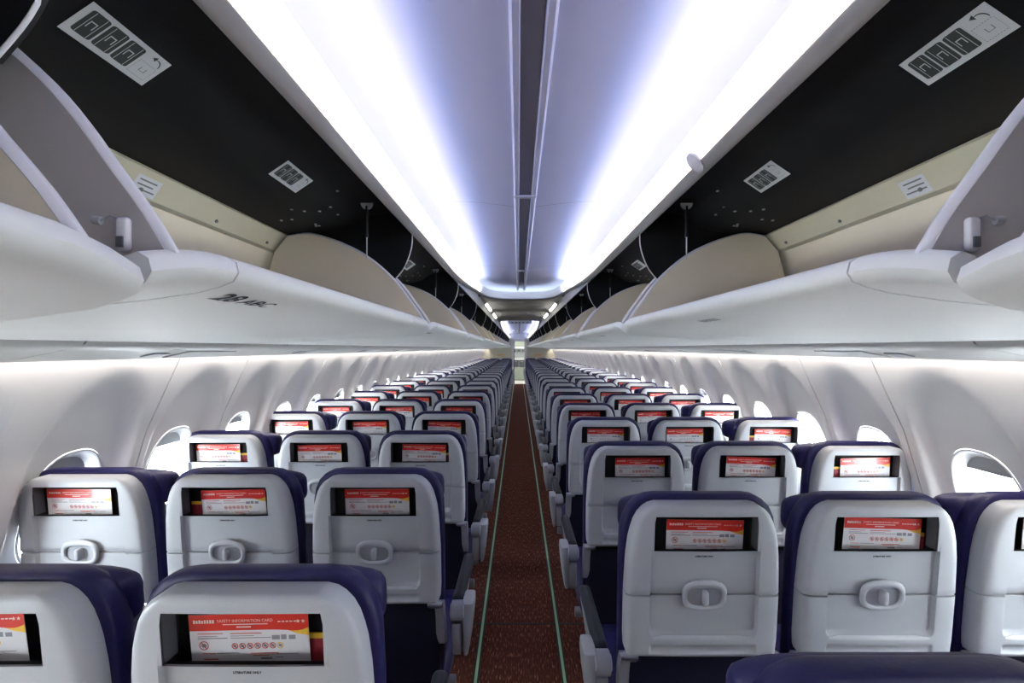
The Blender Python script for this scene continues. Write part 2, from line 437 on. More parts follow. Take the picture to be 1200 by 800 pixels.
def vault(y0, y1, r0, r1, joints):
    for s in (-1, 1):
        obj('cove_lip', MB().loft(sweep(LIP, s, y0, y1, r0, r1)).mesh('lip', 'lip_translucent', 60), ceil)
        obj('cove_tray', MB().loft(sweep(TRAY, s, y0, y1, r0, r1)).mesh('tray', 'lip_white', 60), ceil)
        cuts = [y0] + joints + [y1]
        for i in range(len(cuts)-1):
            a, b = cuts[i]+(0.002 if i else 0), cuts[i+1]-(0.002 if i < len(cuts)-2 else 0)
            obj('vault_panel', MB().loft(sweep(DOME, s, y0, y1, r0, r1, 24, (a, b))).mesh('vp', 'dome_white', 60), ceil)
        for j in joints:
            obj('joint_strip', MB().loft(sweep([(d, z-.0016) for d, z in DOME[1:]], s, y0, y1, r0, r1, 24, (j-.005, j+.005))).mesh('js', 'rail_white', 60), ceil)
        # cove lamps behind the lip: a warm white row standing upright and a blue row lying above it
        obj('warm_lamp', MB().loft(sweep([(.008, .4455), (.031, .4365)], s, y0, y1, r0, r1, 8, (y0+(.72 if r0 else 0), y1-(.72 if r1 else 0)))).mesh('wl', 'led_warm'), ceil)
        obj('blue_lamp', MB().loft(sweep([(-.009, .498), (-.009, .526)], s, y0, y1, r0, r1, 8, (y0+(.72 if r0 else 0), y1-(.72 if r1 else 0)))).mesh('bl', 'led_blue'), ceil)
        for on, a, b in ((r1, y1-.70, y1), (r0, y0, y0+.70)):
            if on: obj('end_lip_fill', MB().loft(sweep([(-.008, .452), (.014, .448)], s, y0, y1, r0, r1, 4, (a, b))).mesh('el', 'fill_end'), ceil)  # added fill strip that backlights the rounded end lip
        obj('blue_lamp', MB().loft(sweep([(-.011, .4480), (.007, .4465)], s, y0, y1, r0, r1, 8, (y0+(.72 if r0 else 0), y1-(.72 if r1 else 0)))).mesh('bl', 'led_blue_wash'), ceil)
        # plain fascia between the bin edge and the rising lip
        for on, sg, ye in ((r1, 1, y1), (r0, -1, y0)):
            if on:
                ks = [ye - sg*(RL + 1.75 - .175*k) for k in range(11)] + [ye - sg*RL*.6]
                obj('fascia', MB().loft([[(s*.4215, y, H+.419), (s*.4225, y, H+.425+lift_at(y, y0, y1, r0, r1))] for y in ks]).mesh('fa', 'ceiling_grey'), ceil)
YD1, YF1 = 5.10, 8.75
vault(Y0, YD1, False, True, [2.10, 3.74])
vault(YF1, 20.5, True, False, [10.4, 12.05, 13.7, 15.35, 17.0, 18.65])
# centre channel with its two rails
def channel(y0, y1):
    obj('centre_channel', MB().loft([[(x, y, H+z) for x, z in ((-.046, .628), (-.026, .640), (.026, .640), (.046, .628))] for y in (y0, y1)]).mesh('cc', 'channel_grey'), ceil)
    for s in (-1, 1):
        obj('centre_rail', MB().loft([[(s*x, y, H+z) for x, z in ((.024, .640), (.024, .616), (.027, .612), (.040, .612), (.046, .618), (.046, .632))] for y in (y0, y1)]).mesh('cr', 'rail_white', 40), ceil)
    return
channel(Y0, YD1-.05); channel(YF1+.05, 20.5)
for y in (1.90, 3.74):
    obj('rail_clip', MB().box(-.046, .046, y, y+0.03, H+.609, H+.616, b=.003).mesh('rc', 'rail_white'), ceil)
# flat stretch between the two vaults
FP = [(0.0, .522), (.340, .521), (.385, .518), (.405, .511), (.415, .495), (.420, .465), (.4215, .419)]
near_tab = sorted((fx*CE, y) for fx, y in ring_path(0, YD1, False, True, 1)[0] if y > YD1-RL-1e-6)
far_tab = sorted((fx*CE, y) for fx, y in ring_path(YF1, 20, True, False, 1)[0] if y < YF1+RL+1e-6)
for s in (-1, 1):
    rr = []
    for x in [.4215, .421, .420, .418, .414, .408, .400, .39, .375, .36, .34, .30, .25, .20, .15, .10, .05, 0.0]:
        z = interp(FP, x); a, b = interp(near_tab, min(x, CE)), interp(far_tab, min(x, CE))
        rr.append([(s*x, a, H+z), (s*x, a+.05, H+z), (s*x, b-.05, H+z), (s*x, b, H+z)])
    obj('flat_panel', MB().loft(rr).mesh('fp', 'ceiling_grey', 50), ceil)
obj('lamp_slot', MB().box(-0.10, 0.10, 6.9, 7.0, H+.511, H+.523, b=.003).mesh('ls', 'trim_white'), ceil)
for s in (-1, 1):
    for k, (a, b) in enumerate(((5.25, 6.25), (6.75, 7.70))):
        t = thing('ceiling_light', '%s white ceiling lamp in the lowered stretch, %s' % (('aft', 'forward')[k], '28 ABC side' if s < 0 else 'opposite the 28 ABC side'), 'lamp', (s*0.392, a, H+.497), 'lamps in the lowered ceiling')
        t.rotation_euler = (0, s*math.radians(42), 0)
        obj('frame', MB().box(-.020, .020, 0, b-a, -.005, .004, b=.003).mesh('f', 'trim_white'), t)
        obj('diffuser', MB().box(-.014, .014, .02, b-a-.02, -.008, -.005).mesh('d', 'led_panel'), t)
# small round detector on the cove lip
dsk = MB(); dsk.tube([(0, 0, 0), (0, 0, .005), (0, 0, .009)], [.026, .026, .018], 20)
d_ = obj('detector', dsk.mesh('d', 'lip_white', 40), None, (0.385, 1.10, H+.432), (math.radians(180), math.radians(48), 0))
tag(d_, 'small round white detector fixed to the ceiling cove lip', 'detector')
# sign box at the mouth of the far vault
sgn = thing('ceiling_sign', 'white sign box hanging at the mouth of the far vault', 'sign', (0, 9.6, H+.50))
obj('body', MB().box(-.24, .24, 0, .05, 0, .09, b=.01).mesh('b', 'galley_white'), sgn)
for k in range(5):
    obj('lamp', MB().box(-.17+.075*k, -.135+.075*k, -.004, 0, .012, .03).mesh('l', 'galley_dark'), sgn)

# ------------------------------------------------------------------ overhead bins
P = 1.332; D0 = 1.753
LINER = [(.421, .420), (.427, .462), (.445, .492), (.52, .496), (.575, .488), (.605, .475), (.656, .440), (.70, .428), (.78, .419), (.873, .414)]
BEAM = [(.873, .414), (.868, .406), (.905, .352), (.93, .350)]
BACK = [(.93, .352), (.955, .25), (.965, .10), (.95, .045)]
SIDE = [(.361, .085), (.388, .130), (.421, .175), (.452, .218), (.485, .256), (.54, .305), (.592, .341), (.64, .365), (.687, .384), (.756, .405), (.80, .408), (.855, .398), (.90, .345), (.925, .25), (.945, .05), (.60, .058), (.40, .072)]
DIV = [(.421, .420), (.4225, .38), (.434, .335), (.455, .290), (.486, .252), (.56, .26), (.75, .30), (.90, .30), (.935, .345), (.873, .430), (.76, .445), (.645, .47), (.545, .50), (.45, .50)]
def smooth(pts, n=4):
    out = []
    for i in range(len(pts)-1):
        p0, p1, p2, p3 = pts[max(i-1, 0)], pts[i], pts[i+1], pts[min(i+2, len(pts)-1)]
        for k in range(n):
            t = k/n
            out.append(tuple(.5*(2*p1[j] + (p2[j]-p0[j])*t + (2*p0[j]-5*p1[j]+4*p2[j]-p3[j])*t*t + (3*p1[j]-p0[j]-3*p2[j]+p3[j])*t**3) for j in (0, 1)))
    return out + [pts[-1]]
ARC = smooth(SIDE[:12], 3); SIDE = ARC + SIDE[12:]
DARC = smooth(DIV[:5], 4); DIV = DARC + DIV[5:]
BUCK = [(.372, .100), (.360, .104), (.350, .098), (.347, .086), (.353, .076), (.368, .070), (.395, .063), (.46, .054), (.60, .040), (.80, .027), (1.0, .020), (1.09, .018), (1.09, .026), (.95, .046), (.60, .056), (.42, .068), (.385, .080)]
ORD = ['rearmost', 'second', 'third', 'fourth', 'fifth', 'sixth', 'seventh', 'eighth', 'ninth', 'tenth', 'eleventh', 'twelfth', 'thirteenth', 'fourteenth', 'fifteenth', 'sixteenth']
def prof_rows(prof, s, ys): return [[(s*x, y, H+z) for x, z in prof] for y in ys]
bm_cache = {}
def bin_meshes(s, L):
    g, g1 = 0.004, 0.006; e0, e1 = g+.115, L-.30
    d = {}
    d['liner'] = MB().loft(prof_rows(LINER, s, (0, L))).mesh('liner', 'bin_black', 40)
    d['beam'] = MB().loft(prof_rows(BEAM, s, (0, L))).mesh('beam', 'bin_beam')
    d['back'] = MB().loft(prof_rows(BACK, s, (0, L))).mesh('back', 'bin_cream', 60)
    d['divider'] = MB().prism([(s*x, H+z) for x, z in DIV], -.004, .004).mesh('divider', 'bin_black')
    tr = [(s*x, 0, H+z) for x, z in DARC]
    d['edge'] = MB().tube([(x-s*.002, -.004, z) for x, _, z in tr], .0022, 6).mesh('edge', 'trim_white', 60)
    d['side'] = MB().prism([(s*x, H+z) for x, z in SIDE], 0, .012).mesh('side', 'bin_side' if False else 'bin_cream')
    d['side_edge'] = MB().tube([(s*x, .006, H+z) for x, z in ARC], .0065, 6).mesh('side_edge', 'bin_edge', 60)
    d['side_out'] = MB().prism([(s*x, H+z) for x, z in SIDE], -.0025, 0).mesh('side_out', 'bin_side')
    def closed(a, b):
        return MB().loft(prof_rows(BUCK, s, (a, b)), closed=True, caps=True)
    d['bucket'] = closed(e0+.0015, e1-.0015).mesh('bucket', 'bin_white', 45)
    def cap(ya, yb, yend):        # bucket ends draw in and droop a little
        rows = []
        for k in range(9):
            y = ya + (yb-ya)*k/8; f = max(0.0, 1-abs(y-yend)/.11)**2
            row = []
            for x, z in BUCK:
                w = max(0.0, min(1.0, (.62-x)/.24)); row.append((s*(x+.010*f*w), y, H+z-.017*f*w))
            rows.append(row)
        return MB().loft(rows, closed=True, caps=True)
    d['cap0'] = cap(g, e0-.0015, g).mesh('cap0', 'bin_white', 45)
    d['cap1'] = cap(e1+.0015, L-g1, L-g1).mesh('cap1', 'bin_white', 45)
    # stay bracket and strut at the inner ceiling
    yb = L - .153
    m = MB(); m.prism([(s*.54 + .020*math.cos(a), H+.490 + .022*math.sin(a)) for a in [math.pi*k/10 + math.pi for k in range(11)]], yb-.004, yb+.004)
    d['bracket'] = m.mesh('bracket', 'placard_grey')
    d['strut'] = MB().tube([(s*.54, yb, H+.480), (s*.54, yb, H+.375)], .006, 6).tube([(s*.54, yb, H+.375), (s*.54, yb, H+.300)], .002, 6, mi=1).mesh('strut', ['bin_black', 'trim_white'], 60)
    d['screw'] = MB().tube([(0, 0, 0), (0, 0, -.003)], .0045, 6).mesh('screw', 'shell_dark')
    rnd = random.Random(3); d['screw_at'] = []
    for k in range(11):
        x = rnd.uniform(.58, .80); y = L - rnd.uniform(.10, .34); d['screw_at'].append((s*x, y, H + interp(sorted(LINER), x) - .001))
    d['beam_screw'] = MB().tube([(0, 0, 0), (-s*.003, 0, -.002)], .005, 8).mesh('beam_screw', 'placard_line')
    d['beam_at'] = [(s*(.868+.037*.75), .12 + (L-.24)*k/4, H+.406-.054*.75) for k in range(5)]
    m = MB()
    yb2, x0, z0 = .64, .876, .396
    tag_pts = lambda u, v: (s*(x0 + .037*v - .0015), yb2+u, H + z0 - .054*v - .001)
    d['note'] = MB().add([tag_pts(0, .05), tag_pts(.07, .05), tag_pts(.07, .75), tag_pts(0, .75)], [(0, 1, 2, 3)]).mesh('note', 'card_white')
    for k in range(3):
        v0 = .17 + .18*k
        off = lambda u, v: (lambda p: (p[0]-s*.0008, p[1], p[2]-.0006))(tag_pts(u, v))
        m.add([off(.008, v0), off(.008+[.05, .045, .055][k], v0), off(.008+[.05, .045, .055][k], v0+.055), off(.008, v0+.055)], [(0, 1, 2, 3)])
    d['note_print'] = m.mesh('note_print', 'placard_line')
    # latch in the gap between buckets
    lx, lz = s*.402, H+.108
    d['latch'] = MB().box(lx-.006, lx+.006, -.008, 0, lz-.016, lz+.016, b=.003).mesh('latch', 'card_white', 40)
    d['latch_pin'] = MB().box(lx-.003, lx+.003, -.010, -.008, lz-.013, lz-.003).mesh('latch_pin', 'frame_metal')
    d['latch_cable'] = MB().tube([(s*.405, -.004, H+.122), (s*.414, -.005, H+.126), (s*.424, -.004, H+.121)], .0008, 5).tube([(s*.424, -.003, H+.121), (s*.432, -.003, H+.122)], .004, 8).mesh('latch_cable', 'shell_dark', 60)
    return d
def placard(s, parent, yc):
    """capacity placard stuck to the black bin ceiling; reads outward from each side"""
    xa, za, xb, zb = .606, .4740, .656, .4400
    def fr(u, v):      # u along the placard 0..0.165, v across 0..1 (0 = window side)
        t = v
        x = xb + (xa-xb)*t; z = zb + (za-zb)*t
        y = yc + (u-.0825)*.88*(1 if s < 0 else -1)
        return (s*x, y, H+z-.0022)
    def quad(m, u0, u1, v0, v1, off=0.0):
        ps = [fr(u0, v0), fr(u1, v0), fr(u1, v1), fr(u0, v1)]
        m.add([(p[0], p[1], p[2]-off) for p in ps], [(0, 1, 2, 3)])
    m = MB(); quad(m, 0, .165, 0, 1)
    pl = obj('placard', m.mesh('placard', 'placard_grey'), parent)
    def rr(u0, u1, v0, v1, off):
        pts = rrect(u0, u1, v0*.109, v1*.109, .006, 3)
        ps = [fr(u, v/.109) for u, v in pts]
        return MB().add([(p[0], p[1], p[2]-off) for p in ps], [tuple(range(len(ps)))])
    for k in range(3):
        b = obj('bag_icon', rr(.010+.036*k, .043+.036*k, .16, .88, .0006).mesh('bag', 'placard_ink'), pl)
        u = .0265+.036*k
        h = MB(); quad(h, u-.006, u-.0045, .42, .62, .0012); quad(h, u+.0045, u+.006, .42, .62, .0012); quad(h, u-.006, u+.006, .60, .63, .0012)
        quad(h, u-.010, u-.009, .18, .86, .0011); quad(h, u+.009, u+.010, .18, .86, .0011)
        obj('bag_handle', h.mesh('h', 'placard_grey'), pl)
    h = MB()
    for k in range(8):
        t0 = k/8; t1 = t0+.07
        quad(h, .120+.036*t0, .120+.036*t1, .14, .155, .0006); quad(h, .120+.036*t0, .120+.036*t1, .60, .615, .0006)
        quad(h, .120, .1207, .14+.47*t0, .14+.47*t1, .0006); quad(h, .1555, .1562, .14+.47*t0, .14+.47*t1, .0006)
    quad(h, .133, .1345, .32, .46, .0006); quad(h, .1435, .145, .32, .46, .0006); quad(h, .133, .145, .32, .335, .0006)
    obj('dashed_outline', h.mesh('dash', 'placard_line'), pl)
    a = MB(); c = [(.142 + .012*math.cos(math.radians(q)), .66 + .20*math.sin(math.radians(q))) for q in range(0, 111, 18)]
    for (u0, v0), (u1, v1) in zip(c, c[1:]):
        ps = [fr(u0-.0008, v0-.012), fr(u0+.0008, v0+.012), fr(u1+.0008, v1+.012), fr(u1-.0008, v1-.012)]
        a.add([(p[0], p[1], p[2]-.0006) for p in ps], [(0, 1, 2, 3)])
    ps = [fr(.139, .93), fr(.139, .77), fr(.131, .85)]
    a.add([(p[0], p[1], p[2]-.0006) for p in ps], [(0, 1, 2)])
    obj('arrow', a.mesh('arrow', 'placard_ink'), pl)
cache = {s: bin_meshes(s, P) for s in (-1, 1)}
for s in (-1, 1):
    d = cache[s]
    for n in range(-2, 14):
        y = D0 + P*n
        side = '28 ABC side' if s < 0 else 'side across from 28 ABC'
        if n == -1: lab = 'open overhead bin bearing the 28 ABC row sign' if s < 0 else 'open overhead bin directly across the aisle from the 28 ABC sign'
        elif n == -2: lab = 'open overhead bin with lower-hanging bucket, just aft of %s' % ('the 28 ABC bin' if s < 0 else 'the bin facing 28 ABC')
        elif n <= 4: lab = 'open overhead bin, %s forward of the %s' % (['first', 'second', 'third', 'fourth', 'fifth'][n], '28 ABC sign bin' if s < 0 else 'bin facing 28 ABC')
        else: lab = 'open overhead bin far forward toward the front bulkhead, %s' % side
        b = thing('overhead_bin', lab, 'overhead bin', (0, y, 0), 'open overhead bins, ' + side)
        obj('ceiling_liner', d['liner'], b); obj('rear_beam', d['beam'], b); obj('rear_wall', d['back'], b)
        dv = obj('divider', d['divider'], b, (0, P-.0045, 0)); obj('edge_trim', d['edge'], dv)
        drop = 0.0
        bk = obj('bucket', d['bucket'], b, (0, 0, drop))
        obj('end_cap', d['cap0'], bk); obj('end_cap', d['cap1'], bk)
        for yo, fl in ((.034, 1), (P-.062, 0)):
            sp = obj('side_panel', d['side'], b, (0, yo, drop)); obj('edge_trim', d['side_edge'], sp)
            if fl: obj('outer_skin', d['side_out'], sp)
        if n < 6:
            obj('bracket', d['bracket'], b); obj('strut', d['strut'], b); [obj('screw', d['screw'], b, p) for p in d['screw_at']] if n < 2 else 0; [obj('beam_screw', d['beam_screw'], b, p) for p in d['beam_at']] if n < 2 else 0
        if n < 3:
            nt = obj('note', d['note'], b); obj('print', d['note_print'], nt)
        if n == -2:           # this bucket hangs a little further open, turned about its lip
            th = s*math.radians(4); ct, st_ = math.cos(th), math.sin(th); px, pz = s*.361, H+.085
            for o in b.children:
                if o.name.split('.')[0] in ('bucket', 'side_panel'):
                    o.rotation_euler = (0, th, 0); o.location.x = px - (px*ct + pz*st_); o.location.z = pz - (-px*st_ + pz*ct) - .010
        la = obj('latch', d['latch'], b, (0, .032, 0)); obj('latch_pin', d['latch_pin'], la); obj('latch_cable', d['latch_cable'], la)
        if n < 4:
            for yc in (.717-(D0-P), 1.262-(D0-P)): placard(s, b, yc)
        # row sign under the bucket lip
        if n == -1 or n in (0, 1):
            def fr(u, v, s=s):
                x = .405 - v; z = interp(sorted(BUCK[5:12]), x) - .0012
                return Vector((s*x, (.62-(D0-P)) + u if s < 0 else (1.05-(D0-P)) - u, H+z))
            if n == -1 and s < 0:
                me = text_mesh('28', .040, 'ink', fr, 'RIGHT', 1.15, .0012); sg = obj('row_sign', me, b)
                obj('seat_letters', text_mesh(' ABC', .032, 'ink', fr, 'LEFT', 1.15, .0006), sg)
            elif s > 0 or n >= 0:
                m = MB()
                for k in range(6): 
                    ps = [fr(-.05+.016*k, 0), fr(-.05+.016*k+.010, 0), fr(-.05+.016*k+.010, .018), fr(-.05+.016*k, .018)]
                    m.add(ps, [(0, 1, 2, 3)])
                obj('row_sign', m.mesh('rs', 'placard_line'), b)

# ------------------------------------------------------------------ seats (rear view), built once, then shared
LEAN = math.tan(math.radians(5.0)); ZB = 0.70
def lean(v): return (v[0], v[1] - (v[2]-ZB)*LEAN, v[2])
def lmesh(m, name, mats, smooth=None):
    m.v = [lean(p) for p in m.v]; return m.mesh(name, mats, smooth)
WTAB = [(.700, .203), (.712, .207), (.75, .2095), (.88, .2095), (.98, .2055), (1.036, .199), (1.075, .189), (1.10, .176), (1.115, .163), (1.125, .148), (1.13, .130)]
PX, PZ0, PZ1 = .139, 1.005, 1.100
XF = [0, .035, .07, .105, .1385, .139, .1435, .1448, .1475, .150, .156]
FR = [.25, .5, .70, .83, .91, .96, .985, 1.0]
def shell_y(x, z, w):
    ax = abs(x)
    e = max(0.0, min(w-ax, 1.132-z, z-.697))
    y = -.008 - .016*(1-math.exp(-e/.0055)) - .004*math.cos(min(1, ax/.22)*1.57)
    if z > .877:
        inside = (1-sstep(.1436, .1476, ax)) * (1-sstep(1.000, 1.004, z) if z <= PZ0 else 0)
        y += .013*inside
        if abs(z-.880) < .0035: y += .004
    else:
        r = .03
        dx = ax-(.147-r); dz = (.757+r)-z
        d = (math.hypot(max(dx, 0), max(dz, 0))-r) if (dx > 0 or dz > 0) else -r
        d = max(d, ax-.147, .757-z) if not (dx > 0 and dz > 0) else d
        y += .012*(1-sstep(-.0035, .001, d))
        if ax < .146 and .712 < z < .738: y += .005*sstep(.146, .142, ax)*sstep(.712, .716, z)*(1-sstep(.734, .738, z))
    return y
def shell_grid(zs, hole):
    m = MB(); rows = []
    for z in zs:
        w = interp(WTAB, z); k = min(1.0, (w-.012)/.168)
        xs = [x*k for x in XF]; o = xs[-1]
        xs += [o + (w-o)*f for f in FR]
        full = [-x for x in xs[:0:-1]] + xs
        row = [(x, shell_y(x, z, w), z) for x in full]
        row = [(row[0][0], .030, z)] + row + [(row[-1][0], .030, z)]
        rows.append(row)
    n = len(rows[0]); v = [p for r in rows for p in r]; f = []
    for i in range(len(rows)-1):
        for j in range(n-1):
            q = (i*n+j, i*n+j+1, (i+1)*n+j+1, (i+1)*n+j)
            if hole and PZ0-1e-6 <= zs[i] and zs[i+1] <= PZ1+1e-6 and all(abs(v[t][0]) <= .1392 for t in q): continue
            f.append(q)
    # close top and bottom edges forward
    for i in (0, len(rows)-1):
        o = len(v); v += [(p[0], .030, p[2]) for p in rows[i]]
        for j in range(n-1): f.append((i*n+j, i*n+j+1, o+j+1, o+j))
    m.add(v, f); return m
SM = {}
SM['upper_shell'] = (lmesh(shell_grid([.878, .8805, .884, .90, .93, .96, .985, .9999, 1.002, 1.005, 1.03, 1.055, 1.08, 1.100, 1.104, 1.110, 1.116, 1.121, 1.125, 1.128, 1.13], True), 'upper_shell', 'shell', 55))
SM['tray_table'] = (lmesh(shell_grid([.700, .702, .706, .711, .713, .7165, .725, .7335, .7365, .739, .746, .751, .754, .757, .760, .765, .772, .78, .787, .81, .84, .865, .872, .8755], False), 'tray_table', 'shell', 55))
m = MB()
a, b_, c, d_ = -PX-.001, PX+.001, .955, PZ1+.002
m.add([(a, -.012, PZ0), (b_, -.012, PZ0), (b_, -.012, d_), (a, -.012, d_), (a, .024, c), (b_, .024, c), (b_, .024, d_), (a, .024, d_), (a, -.008, c), (b_, -.008, c)],
      [(4, 5, 6, 7), (3, 2, 6, 7), (8, 9, 5, 4), (0, 3, 7, 4, 8), (1, 9, 5, 6, 2), (8, 9, 1, 0)])
SM['literature_pocket'] = lmesh(m, 'literature_pocket', 'pocket_black')
# pocket jambs: dark grey reveal on the sides
SM['pocket_frame'] = lmesh(MB().box(-PX-.004, -PX, -.021, .012, PZ0, PZ1+.003).box(PX, PX+.004, -.021, .012, PZ0, PZ1+.003).box(-PX, PX, -.021, .004, PZ1, PZ1+.004), 'pocket_frame', 'pocket_grey')
# latch: oval ring, dish and turn knob
m = MB(); rows = []
for k in range(36):
    th = 2*math.pi*k/36; cx, cz = superell(.0535, .034, th, 2.9)
    tk = .0068 + .0042*max(0, math.sin(th)); row = []
    for q in range(8):
        a = 2*math.pi*q/8
        row.append((cx*(1+tk*math.cos(a)/.05), -.0255 - .0062*math.sin(a), .879 + cz*(1+tk*math.cos(a)/.034)))
    rows.append(row)
rows.append(rows[0]); m.loft(rows, closed=True)
SM['latch_ring'] = lmesh(m, 'latch_ring', 'shell', 70)
m = MB(); pts = [superell(.050, .031, 2*math.pi*k/30, 2.9) for k in range(30)]
m.loft([[(x, -.0215, .879+z) for x, z in pts], [(x*.85, -.0205, .879+z*.8) for x, z in pts]], closed=True, caps=True)
SM['latch_dish'] = lmesh(m, 'latch_dish', 'shell_dark', 40)
SM['latch_knob'] = lmesh(MB().box(-.0075, .0075, -.042, -.018, .857, .896, b=.005), 'latch_knob', 'shell', 50)
SM['placard_text'] = text_mesh('LITERATURE ONLY', .0058, 'ink', lambda u, v: lean((u, shell_y(u, .986, .2)-.0008, .984+v)), 'CENTER', 1.0, .00035)
SM['placard_text'].name = 'lettering'
# upholstered back: rounded outline lofted forward
def back_outline(ins, top=1.152, bot=.36):
    w = [(bot, .205), (.45, .214), (.70, .217), (.95, .219), (1.04, .217), (1.080, .209), (1.110, .195), (1.130, .175), (1.141, .152), (1.145, .122)]
    pts = []
    for z, hw in w: pts.append((hw-ins, z - (ins if z > 1.1 else 0)))
    return [(-x, z) for x, z in pts] + [(x, z) for x, z in pts[::-1]]
m = MB(); rows = []
for y, ins in ((.026, .012), (.028, .004), (.034, .0), (.062, .0), (.078, .006), (.090, .018), (.094, .035)):
    rows.append([(x, y, z) for x, z in back_outline(ins)])
m.loft(rows, closed=True, caps=True)
SM['back_cushion'] = lmesh(m, 'back_cushion', 'navy', 50)
# headrest with soft wings
def headrest(wide, fwd):
    m = MB(); rows = []
    for q in [-1, -.985, -.95, -.87, -.74, -.5, -.25, 0, .25, .5, .74, .87, .95, .985, 1]:
        x = q*wide; ax = abs(q)
        y0_, y1_ = .050 + .015*sstep(.7, .95, ax), .108 + fwd*sstep(.45, .95, ax)
        zt = 1.134 - .016*sstep(.55, .95, ax); zb_ = .995 + .02*sstep(.6, .95, ax)
        k = 1.0 if ax < .92 else (.9 if ax < .96 else (.72 if ax < .99 else .45))
        yc, zc = (y0_+y1_)/2, (zt+zb_)/2
        rows.append([(x, yc + (yy-yc)*k, zc + (zz-zc)*k) for yy, zz in rrect(y0_, y1_, zb_, zt, .024, 3)])
    m.loft(rows, closed=True, caps=True)
    return lmesh(m, 'headrest', 'navy', 60)
SM['headrest'] = headrest(.212, .010); SM['headrest_wide'] = headrest(.236, .030)
# lower rear skirt, seat pan, cushion
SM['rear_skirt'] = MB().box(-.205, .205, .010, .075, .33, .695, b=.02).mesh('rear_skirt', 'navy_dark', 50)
m = MB(); rows = []
for y, zt, zb_, hw in ((.09, .42, .34, .20), (.10, .445, .325, .215), (.20, .455, .32, .222), (.45, .47, .325, .222), (.54, .465, .335, .216), (.565, .43, .36, .205)):
    rows.append([(x, y, z) for x, z in rrect(-hw, hw, zb_, zt, .03, 3)])
m.loft(rows, closed=True, caps=True)
SM['seat_cushion'] = m.mesh('seat_cushion', 'navy', 60)
# silver bar under the tray and its hinge ends
m = MB().tube([(-.205, .006, .694), (.205, .006, .694)], .006, 8)
SM['tray_bar'] = m.mesh('tray_bar', 'chrome', 60)
m = MB().tube([(-.026, -.008, .694), (.022, -.008, .694)], .0105, 12).tube([(-.018, -.008, .694), (.016, -.008, .694)], .0125, 12)
SM['tray_hinge'] = m.mesh('tray_hinge', 'chrome', 60)
m = MB(); rows = []
for y, z, r in ((.000, .700, .014), (.012, .675, .016), (.026, .640, .018), (.034, .600, .020), (.036, .565, .018), (.034, .545, .010)):
    rows.append([(x, y+dy, z) for x, dy in ((-.014, -r), (.014, -r), (.018, 0), (.014, r), (-.014, r), (-.018, 0))])
m.loft(rows, closed=True, caps=True)
SM['tray_arm'] = m.mesh('tray_arm', 'arm_plastic', 60)
# armrest between seats / at the aisle
SM['arm_pad'] = MB().box(-.021, .021, .066, .420, .652, .684, b=.013).mesh('arm_pad', 'arm_pad', 50)
SM['arm_pivot'] = MB().tube([(-.020, .036, .648), (-.018, .036, .648), (.018, .036, .648), (.020, .036, .648)], [.030, .034, .034, .030], 20).mesh('arm_pivot', 'arm_plastic', 40)
SM['arm_ring'] = MB().tube([(-.024, .036, .648), (.024, .036, .648)], [.022, .022], 16).mesh('arm_ring', 'shell', 40)
m = MB(); poly = [(.018, .612), (.016, .580), (.024, .525), (.042, .492), (.070, .480), (.11, .495), (.18, .57), (.34, .632), (.41, .648), (.41, .656), (.075, .656), (.068, .625), (.045, .612)]
rows = []
for x, k in ((-.018, .95), (-.014, 1.0), (.010, 1.0), (.014, .95)):
    cy, cz = .12, .60
    rows.append([(x, cy+(y-cy)*k, cz+(z-cz)*k) for y, z in poly])
m.loft(rows, closed=True, caps=True)
SM['arm_side'] = m.mesh('arm_side', 'arm_plastic', 30)
# outer cover: widest at the top, drawn in towards its rounded foot
m = MB(); rows = []
for z, y0_, y1_, xo in ((.676, .045, .105, .018), (.672, .030, .130, .024), (.64, .022, .150, .024), (.58, .022, .145, .019), (.53, .028, .125, .013), (.495, .042, .100, .007), (.478, .058, .082, .002)):
    rows.append([(x, y, z) for x, y in rrect(-.012, xo, y0_, y1_, .010, 2)])
m.loft(rows, closed=True, caps=True)
SM['arm_cover'] = m.mesh('arm_cover', 'shell_dark', 40)  # whitish cover given a darker colour in place of shade
SM['middle_arm'] = MB().box(-.018, .018, .055, .40, .640, .675, b=.013).mesh('middle_arm', 'arm_pad', 50)
m = MB().tube([(0, .12, .34), (0, .05, .03), (0, .03, .012)], .016, 8).tube([(0, .42, .34), (0, .46, .03), (0, .48, .012)], .016, 8).tube([(0, .04, .05), (0, .46, .05)], .011, 8)
SM['leg'] = m.mesh('leg', 'frame_metal', 60)
SM['cross_beam'] = MB().tube([(-.24, .16, .32), (.24, .16, .32)], .022, 10).tube([(-.24, .42, .32), (.24, .42, .32)], .022, 10).mesh('cross_beam', 'frame_metal', 60)

# ---- safety card
CWD, CHT, HDR = .212, .118, .030
def card_mesh():
    m = MB(); x0, x1 = -CWD/2, CWD/2; zt = CHT; zh = CHT-HDR
    m.box(x0, x1, 0, .0008, 0, zt, 0)
    # red band with a dipping tail and a yellow swoosh, printed face
    arc = [(x1 - .075 + .075*k/8, zh - .0065*(k/8)**2 + .010*max(0, (k-5)/3)**2) for k in range(9)]
    pr = [(x0, zt), (x0, zh)] + arc + [(x1, zt)]
    m.add([(x, -.0003, z) for x, z in pr], [tuple(range(len(pr)))], 1)
    yl = arc[4:] + [(x1, zh-.012), (x1-.02, zh-.0085)]
    m.add([(x, -.0002, z) for x, z in yl], [tuple(range(len(yl)))], 2)
    return m.mesh('safety_card', ['card_white', 'card_red', 'card_yellow'])
CARD = card_mesh()
SH = 0.0
cf = lambda u, v: Vector((u, -.0006, v+SH))
CARD_TITLE = text_mesh('SAFETY INFORMATION CARD', .0074, 'card_print_white', lambda u, v: cf(u-.006, CHT-.0145+v))
CARD_TITLE.name = 'title_print'
m = MB()
